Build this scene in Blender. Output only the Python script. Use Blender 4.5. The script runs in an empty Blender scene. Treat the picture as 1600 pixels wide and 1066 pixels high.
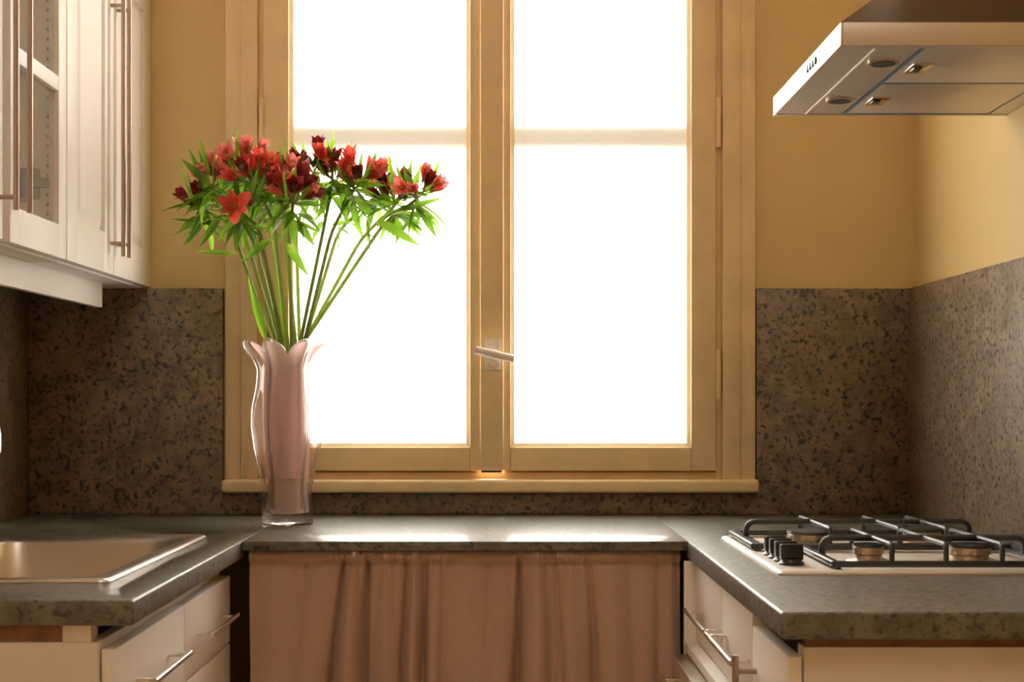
import bpy, bmesh, math, random
from mathutils import Vector, Matrix, Quaternion
random.seed(7)
PI = math.pi
SC = bpy.context.scene
COL = SC.collection

# ------------------------------------------------------------------ camera, world, lights, exposure
EYE = 1.178            # eye height
DIST = 3.5             # camera to window wall
F = 2240.0             # focal length in pixels of a 1600 wide frame
cam_d = bpy.data.cameras.new('camera')
cam = bpy.data.objects.new('camera', cam_d)
COL.objects.link(cam)
cam.location = (0, -DIST, EYE)
cam.rotation_euler = (PI / 2, 0, 0)
cam_d.sensor_width = 36
cam_d.lens = F * 36 / 1600
cam_d.shift_x = 16 / 1600
cam_d.shift_y = 92 / 1600
cam_d.clip_start = 0.02
cam_d.dof.use_dof = True
cam_d.dof.focus_distance = 3.2
cam_d.dof.aperture_fstop = 9.0
SC.camera = cam

SC.view_settings.view_transform = 'Standard'
SC.view_settings.look = 'None'
SC.view_settings.gamma = 1
SC.view_settings.use_curve_mapping = False
SC.view_settings.exposure = 0.0
SC.cycles.diffuse_bounces = 8
SC.cycles.max_bounces = 16

w = bpy.data.worlds.new('overcast_sky')
SC.world = w
w.use_nodes = True
nt = w.node_tree
nt.nodes.clear()
wo = nt.nodes.new('ShaderNodeOutputWorld')
bg = nt.nodes.new('ShaderNodeBackground')
tc = nt.nodes.new('ShaderNodeTexCoord')
sx = nt.nodes.new('ShaderNodeSeparateXYZ')
mr = nt.nodes.new('ShaderNodeMapRange')
mr.inputs['From Min'].default_value = -1
mr.inputs['From Max'].default_value = 1
rp = nt.nodes.new('ShaderNodeValToRGB')
el = rp.color_ramp.elements
el[0].position = 0.0
el[0].color = (.40, .39, .36, 1)
el[1].position = 1.0
el[1].color = (1.75, 1.71, 1.64, 1)
e = el.new(0.49); e.color = (.42, .41, .38, 1)
e = el.new(0.52); e.color = (.52, .51, .48, 1)
nt.links.new(tc.outputs['Generated'], sx.inputs[0])
nt.links.new(sx.outputs['Z'], mr.inputs['Value'])
nt.links.new(mr.outputs[0], rp.inputs[0])
nt.links.new(rp.outputs[0], bg.inputs['Color'])
bg.inputs['Strength'].default_value = 14.0
nt.links.new(bg.outputs[0], wo.inputs['Surface'])


def area(name, loc, rot, sx_, sy_, power, color):
    l = bpy.data.lights.new(name, 'AREA')
    l.shape = 'RECTANGLE'
    l.size = sx_
    l.size_y = sy_
    l.energy = power
    l.color = color
    o = bpy.data.objects.new(name, l)
    COL.objects.link(o)
    o.location = loc
    o.rotation_euler = rot
    return o


# added fill light behind the camera; no such source is in view
area('added_rear_fill', (-.55, -4.45, 1.75), (PI / 2 - .12, 0, -.22), .9, 1.5, 2.2, (1.0, .85, .70))

# added overhead fill above the aisle; no ceiling lamp is seen
area('added_overhead_fill', (-.05, -2.5, 3.08), (0, 0, 0), .6, .6, 10.5, (1.0, .93, .85))

# ------------------------------------------------------------------ materials


def new_mat(name):
    m = bpy.data.materials.new(name)
    m.use_nodes = True
    n = m.node_tree.nodes
    return m, m.node_tree, n['Principled BSDF'], n['Material Output']


def coords(t, scale=(1, 1, 1), kind='Object'):
    c = t.nodes.new('ShaderNodeTexCoord')
    mp = t.nodes.new('ShaderNodeMapping')
    mp.inputs['Scale'].default_value = scale
    t.links.new(c.outputs[kind], mp.inputs[0])
    return mp.outputs[0]


def noise(t, vec, scale, detail=3, rough=.55):
    n = t.nodes.new('ShaderNodeTexNoise')
    n.inputs['Scale'].default_value = scale
    n.inputs['Detail'].default_value = detail
    n.inputs['Roughness'].default_value = rough
    t.links.new(vec, n.inputs['Vector'])
    return n.outputs['Fac']


def ramp(t, fac, stops):
    r = t.nodes.new('ShaderNodeValToRGB')
    e = r.color_ramp.elements
    e[0].position, e[0].color = stops[0][0], (*stops[0][1], 1)
    e[1].position, e[1].color = stops[-1][0], (*stops[-1][1], 1)
    for p, c in stops[1:-1]:
        k = e.new(p)
        k.color = (*c, 1)
    t.links.new(fac, r.inputs[0])
    return r.outputs[0]


def mixc(t, fac, a, b, mode='MIX'):
    m = t.nodes.new('ShaderNodeMix')
    m.data_type = 'RGBA'
    m.blend_type = mode
    for sock, v in ((m.inputs[0], fac), (m.inputs[6], a), (m.inputs[7], b)):
        if hasattr(v, 'default_value') or hasattr(v, 'links'):
            t.links.new(v, sock)
        elif isinstance(v, tuple):
            sock.default_value = (*v, 1)
        else:
            sock.default_value = v
    return m.outputs[2]


def bump(t, p, h, strength, dist):
    b = t.nodes.new('ShaderNodeBump')
    b.inputs['Strength'].default_value = strength
    b.inputs['Distance'].default_value = dist
    t.links.new(h, b.inputs['Height'])
    t.links.new(b.outputs[0], p.inputs['Normal'])


def paint(name, c, rough=.5, var=.08, scale=6, bstr=.1, bdist=.001, bscale=120, spec=.5):
    m, t, p, o = new_mat(name)
    v = coords(t)
    n = noise(t, v, scale, 4)
    lo = tuple(x * (1 - var) for x in c)
    hi = tuple(min(1, x * (1 + var)) for x in c)
    t.links.new(ramp(t, n, [(.3, lo), (.7, hi)]), p.inputs['Base Color'])
    p.inputs['Roughness'].default_value = rough
    p.inputs['Specular IOR Level'].default_value = spec
    bump(t, p, noise(t, v, bscale, 2), bstr, bdist)
    return m


def metal(name, c, rough, var=.05, stretch=(1, 1, 1), scale=200):
    m, t, p, o = new_mat(name)
    v = coords(t, stretch)
    n = noise(t, v, scale, 2)
    p.inputs['Metallic'].default_value = 1
    p.inputs['Base Color'].default_value = (*c, 1)
    r = t.nodes.new('ShaderNodeMapRange')
    r.inputs['To Min'].default_value = rough - var
    r.inputs['To Max'].default_value = rough + var
    t.links.new(n, r.inputs['Value'])
    t.links.new(r.outputs[0], p.inputs['Roughness'])
    return m


def granite(name, base, mid, dark, rough, scale, spec=.5, coat=0.0, ior=1.5):
    m, t, p, o = new_mat(name)
    v = coords(t)
    n1 = noise(t, v, scale, 5, .62)
    n2 = noise(t, v, scale * .33, 3, .6)
    n3 = noise(t, v, scale * 2.6, 2, .6)
    c = ramp(t, n2, [(.36, mid), (.62, base)])
    f = ramp(t, n1, [(.37, (1, 1, 1)), (.48, (0, 0, 0))])
    c = mixc(t, f, c, dark)
    f2 = ramp(t, n3, [(.30, (1, 1, 1)), (.42, (0, 0, 0))])
    fm = t.nodes.new('ShaderNodeMath'); fm.operation = 'MULTIPLY'; fm.inputs[1].default_value = .55
    t.links.new(f2, fm.inputs[0])
    c = mixc(t, fm.outputs[0], c, tuple(x * .5 for x in mid))
    t.links.new(c, p.inputs['Base Color'])
    r = t.nodes.new('ShaderNodeMapRange')
    r.inputs['To Min'].default_value = rough * .7
    r.inputs['To Max'].default_value = rough * 1.4
    t.links.new(n2, r.inputs['Value'])
    t.links.new(r.outputs[0], p.inputs['Roughness'])
    bump(t, p, n3, .06, .0006)
    p.inputs['Specular IOR Level'].default_value = spec
    p.inputs['IOR'].default_value = ior
    p.inputs['Coat Weight'].default_value = coat
    p.inputs['Coat Roughness'].default_value = .11
    return m


def translucent(name, stops, axis, rough, trans, tcol, streak=None):
    """leaf / petal: colour along one local axis, part of the light passes through"""
    m, t, p, o = new_mat(name)
    c = t.nodes.new('ShaderNodeTexCoord')
    s = t.nodes.new('ShaderNodeSeparateXYZ')
    t.links.new(c.outputs['Generated'], s.inputs[0])
    col = ramp(t, s.outputs[axis], stops)
    oi = t.nodes.new('ShaderNodeObjectInfo')
    hs = t.nodes.new('ShaderNodeHueSaturation')
    mr = t.nodes.new('ShaderNodeMapRange')
    mr.inputs['To Min'].default_value = .7
    mr.inputs['To Max'].default_value = 1.25
    t.links.new(oi.outputs['Random'], mr.inputs['Value'])
    t.links.new(mr.outputs[0], hs.inputs['Value'])
    if streak:
        n = noise(t, coords(t, streak, 'Generated'), 5, 2)
        col = mixc(t, ramp(t, n, [(.45, (0, 0, 0)), (.75, (.5, .5, .5))]), col, tuple(x * .55 for x in stops[-1][1]))
    t.links.new(col, hs.inputs['Color'])
    t.links.new(hs.outputs[0], p.inputs['Base Color'])
    p.inputs['Roughness'].default_value = rough
    tr = t.nodes.new('ShaderNodeBsdfTranslucent')
    g = mixc(t, 1.0, hs.outputs[0], tcol, 'MULTIPLY')
    t.links.new(g, tr.inputs['Color'])
    mx = t.nodes.new('ShaderNodeMixShader')
    mx.inputs[0].default_value = trans
    t.links.new(p.outputs[0], mx.inputs[1])
    t.links.new(tr.outputs[0], mx.inputs[2])
    t.links.new(mx.outputs[0], o.inputs['Surface'])
    return m


M = {}
M['wall'] = paint('mustard_wall_paint', (.69, .51, .23), .42, .05, 3, .15, .002, 60)
M['frame'] = paint('ochre_window_paint', (.82, .63, .36), .38, .07, 9, .12, .001, 90)
m, t, p, o = new_mat('pale_cream_strip')
p.inputs['Base Color'].default_value = (.70, .67, .62, 1)
p.inputs['Roughness'].default_value = .5
tr = t.nodes.new('ShaderNodeBsdfTranslucent')
tr.inputs['Color'].default_value = (.80, .765, .71, 1)
mx = t.nodes.new('ShaderNodeMixShader')
mx.inputs[0].default_value = .27
t.links.new(p.outputs[0], mx.inputs[1]); t.links.new(tr.outputs[0], mx.inputs[2])
t.links.new(mx.outputs[0], o.inputs['Surface'])
M['bar'] = m
M['ceiling'] = paint('ceiling_paint', (.80, .72, .58), .7)
M['floor'] = paint('floor_tile', (.82, .74, .64), .35, .06, 5)
M['cream'] = paint('cream_lacquer', (.86, .81, .765), .48, .03, 4, .05, .0006, 60, .8)
M['creamdark'] = paint('cream_board', (.72, .635, .53), .5, .05, 5)
M['wood'] = paint('brown_raw_wood', (.22, .10, .05), .6, .25, 30)
M['granite_wall'] = granite('speckled_brown_granite', (.27, .19, .12), (.15, .105, .065), (.016, .016, .012), .42, 82, .8, 0, 1.5)
M['granite_top'] = granite('polished_grey_granite', (.15, .135, .098), (.068, .064, .044), (.006, .009, .006), .48, 80, 1.0, .42, 1.5)
M['steel'] = metal('brushed_steel', (.70, .63, .56), .34, .03, (1, 6, 6), 40)
M['steel_tray'] = metal('satin_steel', (.84, .80, .75), .54, .03, (1, 6, 6), 40)
M['steel_hood'] = metal('hood_steel', (.68, .60, .52), .5, .03, (1, 6, 6), 40)
M['handle_white'] = paint('worn_white_metal', (.78, .70, .62), .35, .08, 60)
M['chrome'] = metal('satin_chrome', (.72, .66, .60), .2, .04)
M['steel_dark'] = metal('dark_steel', (.17, .12, .08), .48, .04)
M['brass'] = metal('nickel', (.42, .33, .27), .38, .04)
M['iron'] = paint('black_enamel', (.012, .012, .013), .40, .2, 60, .1, .0005, 200, 1.0)
M['black'] = paint('black_plastic', (.012, .013, .014), .3, .1, 40)
M['shadow'] = paint('dark_recess', (.02, .018, .016), .8)  # near-black: painted shade of the sash gap and peg holes, dark lamp glass
M['blue'] = paint('blue_film', (.06, .17, .30), .3, .1, 30)
M['burner'] = metal('burner_aluminium', (.62, .50, .40), .38, .06)
M['lamp'] = paint('dark_lamp_glass', (.05, .045, .04), .12, .1, 30)
M['stem'] = translucent('green_stem', [(0, (.20, .30, .08)), (1, (.30, .36, .13))], 2, .4, .5, (1.9, 1.7, 1.3))

M['stem_brown'] = paint('maroon_pedicel', (.22, .10, .05), .45, .2, 40)
M['leaf'] = translucent('green_leaf', [(0, (.17, .29, .045)), (.4, (.09, .23, .035)), (1, (.13, .29, .04))], 0, .36, .55, (2.7, 2.1, .9))
M['petal'] = translucent('coral_red_petal', [(0, (.80, .34, .16)), (.35, (.84, .10, .06)), (1, (.86, .15, .12))], 0, .42, .45, (1.1, .9, .9), (1, 9, 1))
M['petal_pink'] = translucent('pink_red_petal', [(0, (.85, .46, .28)), (.35, (.88, .24, .18)), (1, (.90, .32, .27))], 0, .42, .45, (1.1, .9, .9), (1, 9, 1))
M['petal_dark'] = translucent('maroon_petal', [(0, (.34, .08, .04)), (.4, (.24, .015, .02)), (1, (.28, .02, .025))], 0, .4, .3, (1.1, .8, .8), (1, 9, 1))  # maroon of buds and of shadowed red petals, shade put in the colour

# curtain cloth
m, t, p, o = new_mat('terracotta_linen')
v = coords(t)
wv = noise(t, coords(t, (900, 900, 40)), 1, 2)
wh = noise(t, coords(t, (40, 40, 900)), 1, 2)
ad = t.nodes.new('ShaderNodeMath'); ad.operation = 'ADD'
t.links.new(wv, ad.inputs[0]); t.links.new(wh, ad.inputs[1])
t.links.new(mixc(t, ramp(t, ad.outputs[0], [(.6, (0, 0, 0)), (1.0, (1, 1, 1))]), (.43, .275, .205), (.52, .345, .27)), p.inputs['Base Color'])
p.inputs['Roughness'].default_value = .9
p.inputs['Specular IOR Level'].default_value = .15
p.inputs['Sheen Weight'].default_value = .15
bump(t, p, ad.outputs[0], .25, .0008)
M['curtain'] = m

# frosted window glass
m, t, p, o = new_mat('pebbled_frosted_glass')
t.nodes.remove(p)
g = t.nodes.new('ShaderNodeBsdfGlass')
g.inputs['Roughness'].default_value = .18
g.inputs['IOR'].default_value = 1.25
g.inputs['Color'].default_value = (.99, .985, .97, 1)
b = t.nodes.new('ShaderNodeBump')
b.inputs['Strength'].default_value = .35
b.inputs['Distance'].default_value = .003
t.links.new(noise(t, coords(t, (1, 1, 1.6)), 95, 3), b.inputs['Height'])
t.links.new(b.outputs[0], g.inputs['Normal'])
tr = t.nodes.new('ShaderNodeBsdfTranslucent')
tr.inputs['Color'].default_value = (.99, .98, .96, 1)
mx = t.nodes.new('ShaderNodeMixShader')
mx.inputs[0].default_value = .50
t.links.new(g.outputs[0], mx.inputs[1]); t.links.new(tr.outputs[0], mx.inputs[2])
t.links.new(mx.outputs[0], o.inputs['Surface'])
M['frosted'] = m

# clear glass
m, t, p, o = new_mat('clear_glass')
p.inputs['Transmission Weight'].default_value = 1
p.inputs['Roughness'].default_value = .015
p.inputs['IOR'].default_value = 1.38
p.inputs['Base Color'].default_value = (1.0, .96, .95, 1)
lw_ = t.nodes.new('ShaderNodeLayerWeight'); lw_.inputs['Blend'].default_value = .5
mr_ = t.nodes.new('ShaderNodeMapRange')
mr_.inputs['From Min'].default_value = .3; mr_.inputs['From Max'].default_value = .8
mr_.inputs['To Min'].default_value = .22; mr_.inputs['To Max'].default_value = 1.0
t.links.new(lw_.outputs['Facing'], mr_.inputs['Value'])
tp = t.nodes.new('ShaderNodeBsdfTransparent'); tp.inputs['Color'].default_value = (1.0, .965, .955, 1)
mx = t.nodes.new('ShaderNodeMixShader')
t.links.new(mr_.outputs[0], mx.inputs[0])
t.links.new(tp.outputs[0], mx.inputs[1]); t.links.new(p.outputs[0], mx.inputs[2])
t.links.new(mx.outputs[0], o.inputs['Surface'])
M['glass'] = m

m, t, p, o = new_mat('cabinet_glass')
p.inputs['Roughness'].default_value = .12
p.inputs['Base Color'].default_value = (.75, .72, .66, 1)
lw_ = t.nodes.new('ShaderNodeLayerWeight'); lw_.inputs['Blend'].default_value = .5
mr_ = t.nodes.new('ShaderNodeMapRange'); mr_.inputs['To Min'].default_value = .03; mr_.inputs['To Max'].default_value = .22
t.links.new(lw_.outputs['Facing'], mr_.inputs['Value'])
tp = t.nodes.new('ShaderNodeBsdfTransparent'); tp.inputs['Color'].default_value = (.96, .95, .92, 1)
mx = t.nodes.new('ShaderNodeMixShader')
t.links.new(mr_.outputs[0], mx.inputs[0])
t.links.new(tp.outputs[0], mx.inputs[1]); t.links.new(p.outputs[0], mx.inputs[2])
t.links.new(mx.outputs[0], o.inputs['Surface'])
M['cabglass'] = m

# pink lining of the vase
m, t, p, o = new_mat('rose_pink_lining')
p.inputs['Base Color'].default_value = (.93, .72, .70, 1)
p.inputs['Roughness'].default_value = .25
tr = t.nodes.new('ShaderNodeBsdfTranslucent')
tr.inputs['Color'].default_value = (.97, .74, .72, 1)
mx = t.nodes.new('ShaderNodeMixShader')
mx.inputs[0].default_value = .68
t.links.new(p.outputs[0], mx.inputs[1]); t.links.new(tr.outputs[0], mx.inputs[2])
t.links.new(mx.outputs[0], o.inputs['Surface'])
M['pink'] = m

# pale rose glass at the foot of the vase
m, t, p, o = new_mat('pale_rose_glass')
p.inputs['Base Color'].default_value = (.98, .82, .78, 1)
p.inputs['Roughness'].default_value = .2
tp = t.nodes.new('ShaderNodeBsdfTransparent'); tp.inputs['Color'].default_value = (.93, .80, .76, 1)
mx = t.nodes.new('ShaderNodeMixShader')
mx.inputs[0].default_value = .5
t.links.new(tp.outputs[0], mx.inputs[1]); t.links.new(p.outputs[0], mx.inputs[2])
t.links.new(mx.outputs[0], o.inputs['Surface'])
M['water'] = m

# ------------------------------------------------------------------ mesh helpers


def at(px, py, y):
    """point of the photo at a depth y (metres from the window wall, towards the camera negative)"""
    s = F / (y + DIST)
    return Vector(((px - 784) / s, y, EYE - (py - 625) / s))


def origin_of(o):
    v = Vector((0, 0, 0))
    while o is not None:
        v += o.location
        o = o.parent
    return v


class MB:
    def __init__(self):
        self.bm = bmesh.new()

    def box(self, x0, x1, y0, y1, z0, z1, bev=0, seg=2):
        b = bmesh.new()
        r = bmesh.ops.create_cube(b, size=1)
        for v in b.verts:
            v.co = Vector(((x0 + x1) / 2 + v.co.x * (x1 - x0), (y0 + y1) / 2 + v.co.y * (y1 - y0), (z0 + z1) / 2 + v.co.z * (z1 - z0)))
        if bev:
            bmesh.ops.bevel(b, geom=list(b.edges), offset=bev, segments=seg, profile=.5, affect='EDGES')
        self.merge(b)
        return self

    def merge(self, b):
        me = bpy.data.meshes.new('tmp')
        b.to_mesh(me)
        b.free()
        self.bm.from_mesh(me)
        bpy.data.meshes.remove(me)

    def tube(self, pts, r, n=10, caps=True):
        pts = [Vector(p) for p in pts]
        rs = r if isinstance(r, (list, tuple)) else [r] * len(pts)
        rings = []
        up = None
        for i, p in enumerate(pts):
            d = (pts[min(i + 1, len(pts) - 1)] - pts[max(i - 1, 0)]).normalized()
            if up is None:
                up = Vector((0, 0, 1)) if abs(d.z) < .9 else Vector((1, 0, 0))
            a = d.cross(up).normalized()
            up = a.cross(d).normalized()
            rings.append([self.bm.verts.new(p + (a * math.cos(2 * PI * k / n) + up * math.sin(2 * PI * k / n)) * rs[i]) for k in range(n)])
        self.skin(rings, caps)
        return self

    def skin(self, rings, caps=True, closed=True):
        n = len(rings[0])
        for a, b in zip(rings, rings[1:]):
            for k in range(n if closed else n - 1):
                self.bm.faces.new((a[k], a[(k + 1) % n], b[(k + 1) % n], b[k]))
        if caps:
            self.bm.faces.new(list(reversed(rings[0])))
            self.bm.faces.new(rings[-1])

    def lathe(self, prof, c, n=32, caps=True):
        rings = [[self.bm.verts.new((c[0] + r * math.cos(2 * PI * k / n), c[1] + r * math.sin(2 * PI * k / n), c[2] + z)) for k in range(n)] for r, z in prof]
        self.skin(rings, caps)
        return self

    def rloops(self, loops, n=6, caps=(True, True)):
        """stack of rounded rectangles (x0,x1,y0,y1,r,z)"""
        rings = []
        for x0, x1, y0, y1, r, z in loops:
            ring = []
            for cx, cy, a0 in ((x1 - r, y1 - r, 0), (x0 + r, y1 - r, PI / 2), (x0 + r, y0 + r, PI), (x1 - r, y0 + r, 1.5 * PI)):
                for k in range(n + 1):
                    a = a0 + PI / 2 * k / n
                    ring.append(self.bm.verts.new((cx + r * math.cos(a), cy + r * math.sin(a), z)))
            rings.append(ring)
        self.skin(rings, False)
        if caps[0]:
            self.bm.faces.new(list(reversed(rings[0])))
        if caps[1]:
            self.bm.faces.new(rings[-1])
        return self

    def poly(self, verts, faces):
        vs = [self.bm.verts.new(v) for v in verts]
        for f in faces:
            self.bm.faces.new([vs[i] for i in f])
        return self

    def build(self, name, mat, parent=None, smooth=False, angle=40):
        off = origin_of(parent)
        if off.length:
            bmesh.ops.translate(self.bm, verts=self.bm.verts, vec=-off)
        bmesh.ops.recalc_face_normals(self.bm, faces=self.bm.faces)
        me = bpy.data.meshes.new(name)
        self.bm.to_mesh(me)
        self.bm.free()
        if smooth:
            for p in me.polygons:
                p.use_smooth = True
            try:
                me.set_sharp_from_angle(angle=math.radians(angle))
            except Exception:
                pass
        me.materials.append(mat)
        o = bpy.data.objects.new(name, me)
        COL.objects.link(o)
        o.parent = parent
        return o


def tag(o, label=None, cat=None, group=None, kind=None):
    if label: o['label'] = label
    if cat: o['category'] = cat
    if group: o['group'] = group
    if kind: o['kind'] = kind
    return o


def thing(name, loc, label, cat, group=None):
    o = bpy.data.objects.new(name, None)
    o.empty_display_size = .05
    COL.objects.link(o)
    o.location = loc
    return tag(o, label, cat, group)


def box(name, mat, parent, *d, bev=0.0, seg=2):
    return MB().box(*d, bev=bev, seg=seg).build(name, mat, parent, smooth=bev > 0)


# ------------------------------------------------------------------ room shell
XL, XR, YB, YF, ZC = -1.168, 1.004, 0.0, -4.6, 3.10


def wx(px): return (px - 784) / 646.0
def wz(py): return EYE - (py - 625) / 646.0


HX0, HX1, HZ0, HZ1 = wx(397), wx(1134), .965, 2.82
b = MB()
b.box(XL - .15, HX0, YB, YB + .14, 0, ZC)
b.box(HX1, XR + .15, YB, YB + .14, 0, ZC)
b.box(HX0, HX1, YB, YB + .14, 0, HZ0)
b.box(HX0, HX1, YB, YB + .14, HZ1, ZC)
tag(b.build('wall_back', M['wall']), kind='structure')
tag(box('wall_left', M['wall'], None, XL - .15, XL, YF, YB, 0, ZC), kind='structure')
tag(box('wall_right', M['wall'], None, XR, XR + .15, YF, YB, 0, ZC), kind='structure')
tag(box('wall_front', M['wall'], None, XL - .15, XR + .15, YF - .15, YF, 0, ZC), kind='structure')
tag(box('floor', M['floor'], None, XL - .15, XR + .15, YF - .15, YB + .14, -.12, 0), kind='structure')
tag(box('ceiling', M['ceiling'], None, XL - .15, XR + .15, YF - .15, YB + .14, ZC, ZC + .12), kind='structure')

# ------------------------------------------------------------------ window
win = bpy.data.objects.new('window_1', None)
COL.objects.link(win)
win.location = (wx(767), 0, .951)
tag(win, kind='structure')
FM = M['frame']
ZT = 2.84  # unseen window top, raised with the ceiling to let in more light


def ring_frame(name, x0, x1, z0, z1, wl, wr, wb, wt, y0, y1, bev, parent, mat=FM):
    b = MB()
    b.box(x0, x0 + wl, y0, y1, z0, z1, bev)
    b.box(x1 - wr, x1, y0, y1, z0, z1, bev)
    if wb: b.box(x0 + wl, x1 - wr, y0, y1, z0, z0 + wb, bev)
    b.box(x0 + wl, x1 - wr, y0, y1, z1 - wt, z1, bev)
    return b.build(name, mat, parent, True)


# architrave in two steps, the fixed frame inside it
ring_frame('outer_casing', wx(350), wx(1182), .984, ZT + .06, wx(375) - wx(350), wx(1182) - wx(1158), 0, .04, -.020, .002, .003, win)
ring_frame('inner_casing', wx(375), wx(1158), .984, ZT + .02, wx(402) - wx(375), wx(1158) - wx(1129), 0, .04, -.029, .02, .004, win)
ring_frame('fixed_frame', wx(402), wx(1129), .984, ZT - .02, wx(411) - wx(402), wx(1129) - wx(1120), wz(739) - .984, .02, -.014, .06, .001, win)
box('rebate', FM, win, wx(404), wx(1127), .004, .05, .985, wz(739) + .012)
b = MB()
b.box(wx(347), wx(1185), -.052, .0, wz(770), wz(749), .009, 4)
b.build('sill', FM, win, True)
# sashes


def sash(x0, x1, px0, px1, hinge_px):
    """x0..x1 sash outline, px0..px1 glass edge"""
    z0, z1 = wz(736), ZT - .045
    gz0, gz1 = wz(693), ZT - .13
    bead = 6 / 646
    f = ring_frame('sash', wx(x0), wx(x1), z0, z1, wx(px0) - bead - wx(x0), wx(x1) - wx(px1) - bead, gz0 - bead - z0, z1 - gz1 - bead, -.031, .03, .003, win)
    # sloping glazing bead
    bm = MB()
    o = (wx(px0) - bead, wx(px1) + bead, gz0 - bead, gz1 + bead)
    i = (wx(px0), wx(px1), gz0, gz1)
    def loop(q, y): return [(q[0], y, q[2]), (q[1], y, q[2]), (q[1], y, q[3]), (q[0], y, q[3])]
    vs = loop(o, -.026) + loop(i, -.019) + loop(i, -.0065) + loop(o, -.0065)
    fs = []
    for k in range(4):
        for a, c in ((0, 1), (1, 2), (2, 3), (3, 0)):
            fs.append((a * 4 + k, a * 4 + (k + 1) % 4, c * 4 + (k + 1) % 4, c * 4 + k))
    bm.poly(vs, fs).build('glazing_bead', FM, f)
    box('glass_pane', M['frosted'], f, wx(px0) - bead * .8, wx(px1) + bead * .8, -.006, -.001, gz0 - bead * .8, gz1 + bead * .8)
    # pale strip across the outer side of the pane, seen blurred through it
    box('cross_strip', M['bar'], f, wx(px0) - bead * .8, wx(px1) + bead * .8, .0010, .0045, wz(228), wz(193))
    for ya, yb in ((152, 230), (546, 624)):
        x = wx(hinge_px)
        zt, zb = wz(ya), wz(yb)
        zm = (zt + zb) / 2
        h = MB()
        h.tube([(x, -.031, zb), (x, -.031, zm - .001)], .0062, 12)
        h.tube([(x, -.031, zm - .001), (x, -.031, zm + .001)], .0045, 12)
        h.tube([(x, -.031, zm + .001), (x, -.031, zt)], .0062, 12)
        h.build('hinge', FM, f, True)
    return f


sl = sash(411, 751, 457, 728, 408)
sr = sash(786, 1119, 804, 1074, 1123)
b = MB()
b.box(wx(750), wx(787), -.043, -.030, wz(735), ZT - .05, .004, 3)
b.build('astragal', FM, win, True)
box('painted_gap_shade', M['shadow'], win, wx(752), wx(784), -.036, -.0315, wz(738.5), wz(735.2))  # dark slab standing in for the shade in the sash gap
# handle
b = MB()
c = at(770, 554, -.045)
b.box(c.x - .018, c.x + .018, -.048, -.0425, c.z - .037, c.z + .037, .0015)
hd = b.build('handle_plate', M['handle_white'], win, True)
b = MB()
b.tube([(c.x, -.047, c.z), (c.x, -.082, c.z)], .0095, 14)
p0, p1 = at(743, 547, -.085), at(803, 561, -.085)
d = (p1 - p0)
b.tube([p0, p0 + d * .25, p0 + d * .5, p0 + d * .75, p1], [.0095, .0095, .011, .0095, .009], 12)
b.build('lever', M['handle_white'], hd, True)
b = MB()
b.tube([(c.x + .002, -.048, c.z - .024), (c.x + .002, -.0505, c.z - .024)], .006, 12)
b.build('screw', M['chrome'], hd, True)
# ------------------------------------------------------------------ backsplash
ZS = 1.449
SG = M['granite_wall']
ZW = .90      # worktop height
for nm, d, lab in (
    ('granite_backsplash', (-1.150, wx(346), -.016, -.0005, ZW, ZS), 'speckled brown granite panel on window wall, between cupboard corner and left window casing'),
    ('granite_backsplash', (wx(1184), .990, -.016, -.0005, ZW, ZS), 'speckled brown granite panel on window wall, right of the window behind the gas hob'),
    ('granite_backsplash', (wx(346), wx(1184), -.016, -.0005, ZW, wz(772)), 'low speckled granite strip between window sill and back worktop'),
    ('granite_backsplash', (.988, XR - .0005, -1.9, -.0005, ZW, ZS), 'sunlit speckled granite panel along the right side wall beside the hob'),
    ('granite_backsplash', (XL + .0005, -1.152, -1.9, -.0005, ZW, ZS), 'dark speckled granite panel along left side wall behind the sink'),
):
    tag(box(nm, SG, None, *d, bev=.0012), lab, 'backsplash', 'granite backsplash panels')

# ------------------------------------------------------------------ worktops
GT = M['granite_top']
XLE, XRE = -.512, .3655      # edges of the left and right worktop arms
YBF = -.682                  # front edge of the back worktop
TH = .036
tag(box('worktop', GT, None, XLE + .0008, XRE + .004 - .0008, YBF, -.017, ZW - .019, ZW, bev=.003), 'thin grey granite worktop under the window, carrying the vase', 'worktop', 'granite worktops')
rw = box('worktop', GT, None, XRE, .9875, -1.624, -.017, ZW - TH, ZW, bev=.004, seg=3)
tag(rw, 'thick grey granite worktop on the right, with the gas hob', 'worktop', 'granite worktops')
lw = box('worktop', GT, None, -1.1515, XLE, -1.511, -.017, ZW - TH, ZW, bev=.004, seg=3)
tag(lw, 'thick grey granite worktop on the left, with the steel sink', 'worktop', 'granite worktops')


def cut(o, x0, x1, y0, y1, r):
    b = MB()
    b.rloops([(x0, x1, y0, y1, r, ZW - .2), (x0, x1, y0, y1, r, ZW + .2)])
    c = b.build('cutter', GT)
    md = o.modifiers.new('cut', 'BOOLEAN')
    md.operation = 'DIFFERENCE'
    md.object = c
    md.solver = 'EXACT'
    bpy.context.view_layer.update()
    dg = bpy.context.evaluated_depsgraph_get()
    me = bpy.data.meshes.new_from_object(o.evaluated_get(dg))
    o.modifiers.clear()
    o.data = me
    bpy.data.objects.remove(c)


SX0, SX1, SY0, SY1 = -1.075, -.598, -1.318, -.585
cut(lw, SX0 + .02, SX1 - .02, SY0 + .02, SY1 - .02, .03)

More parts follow.
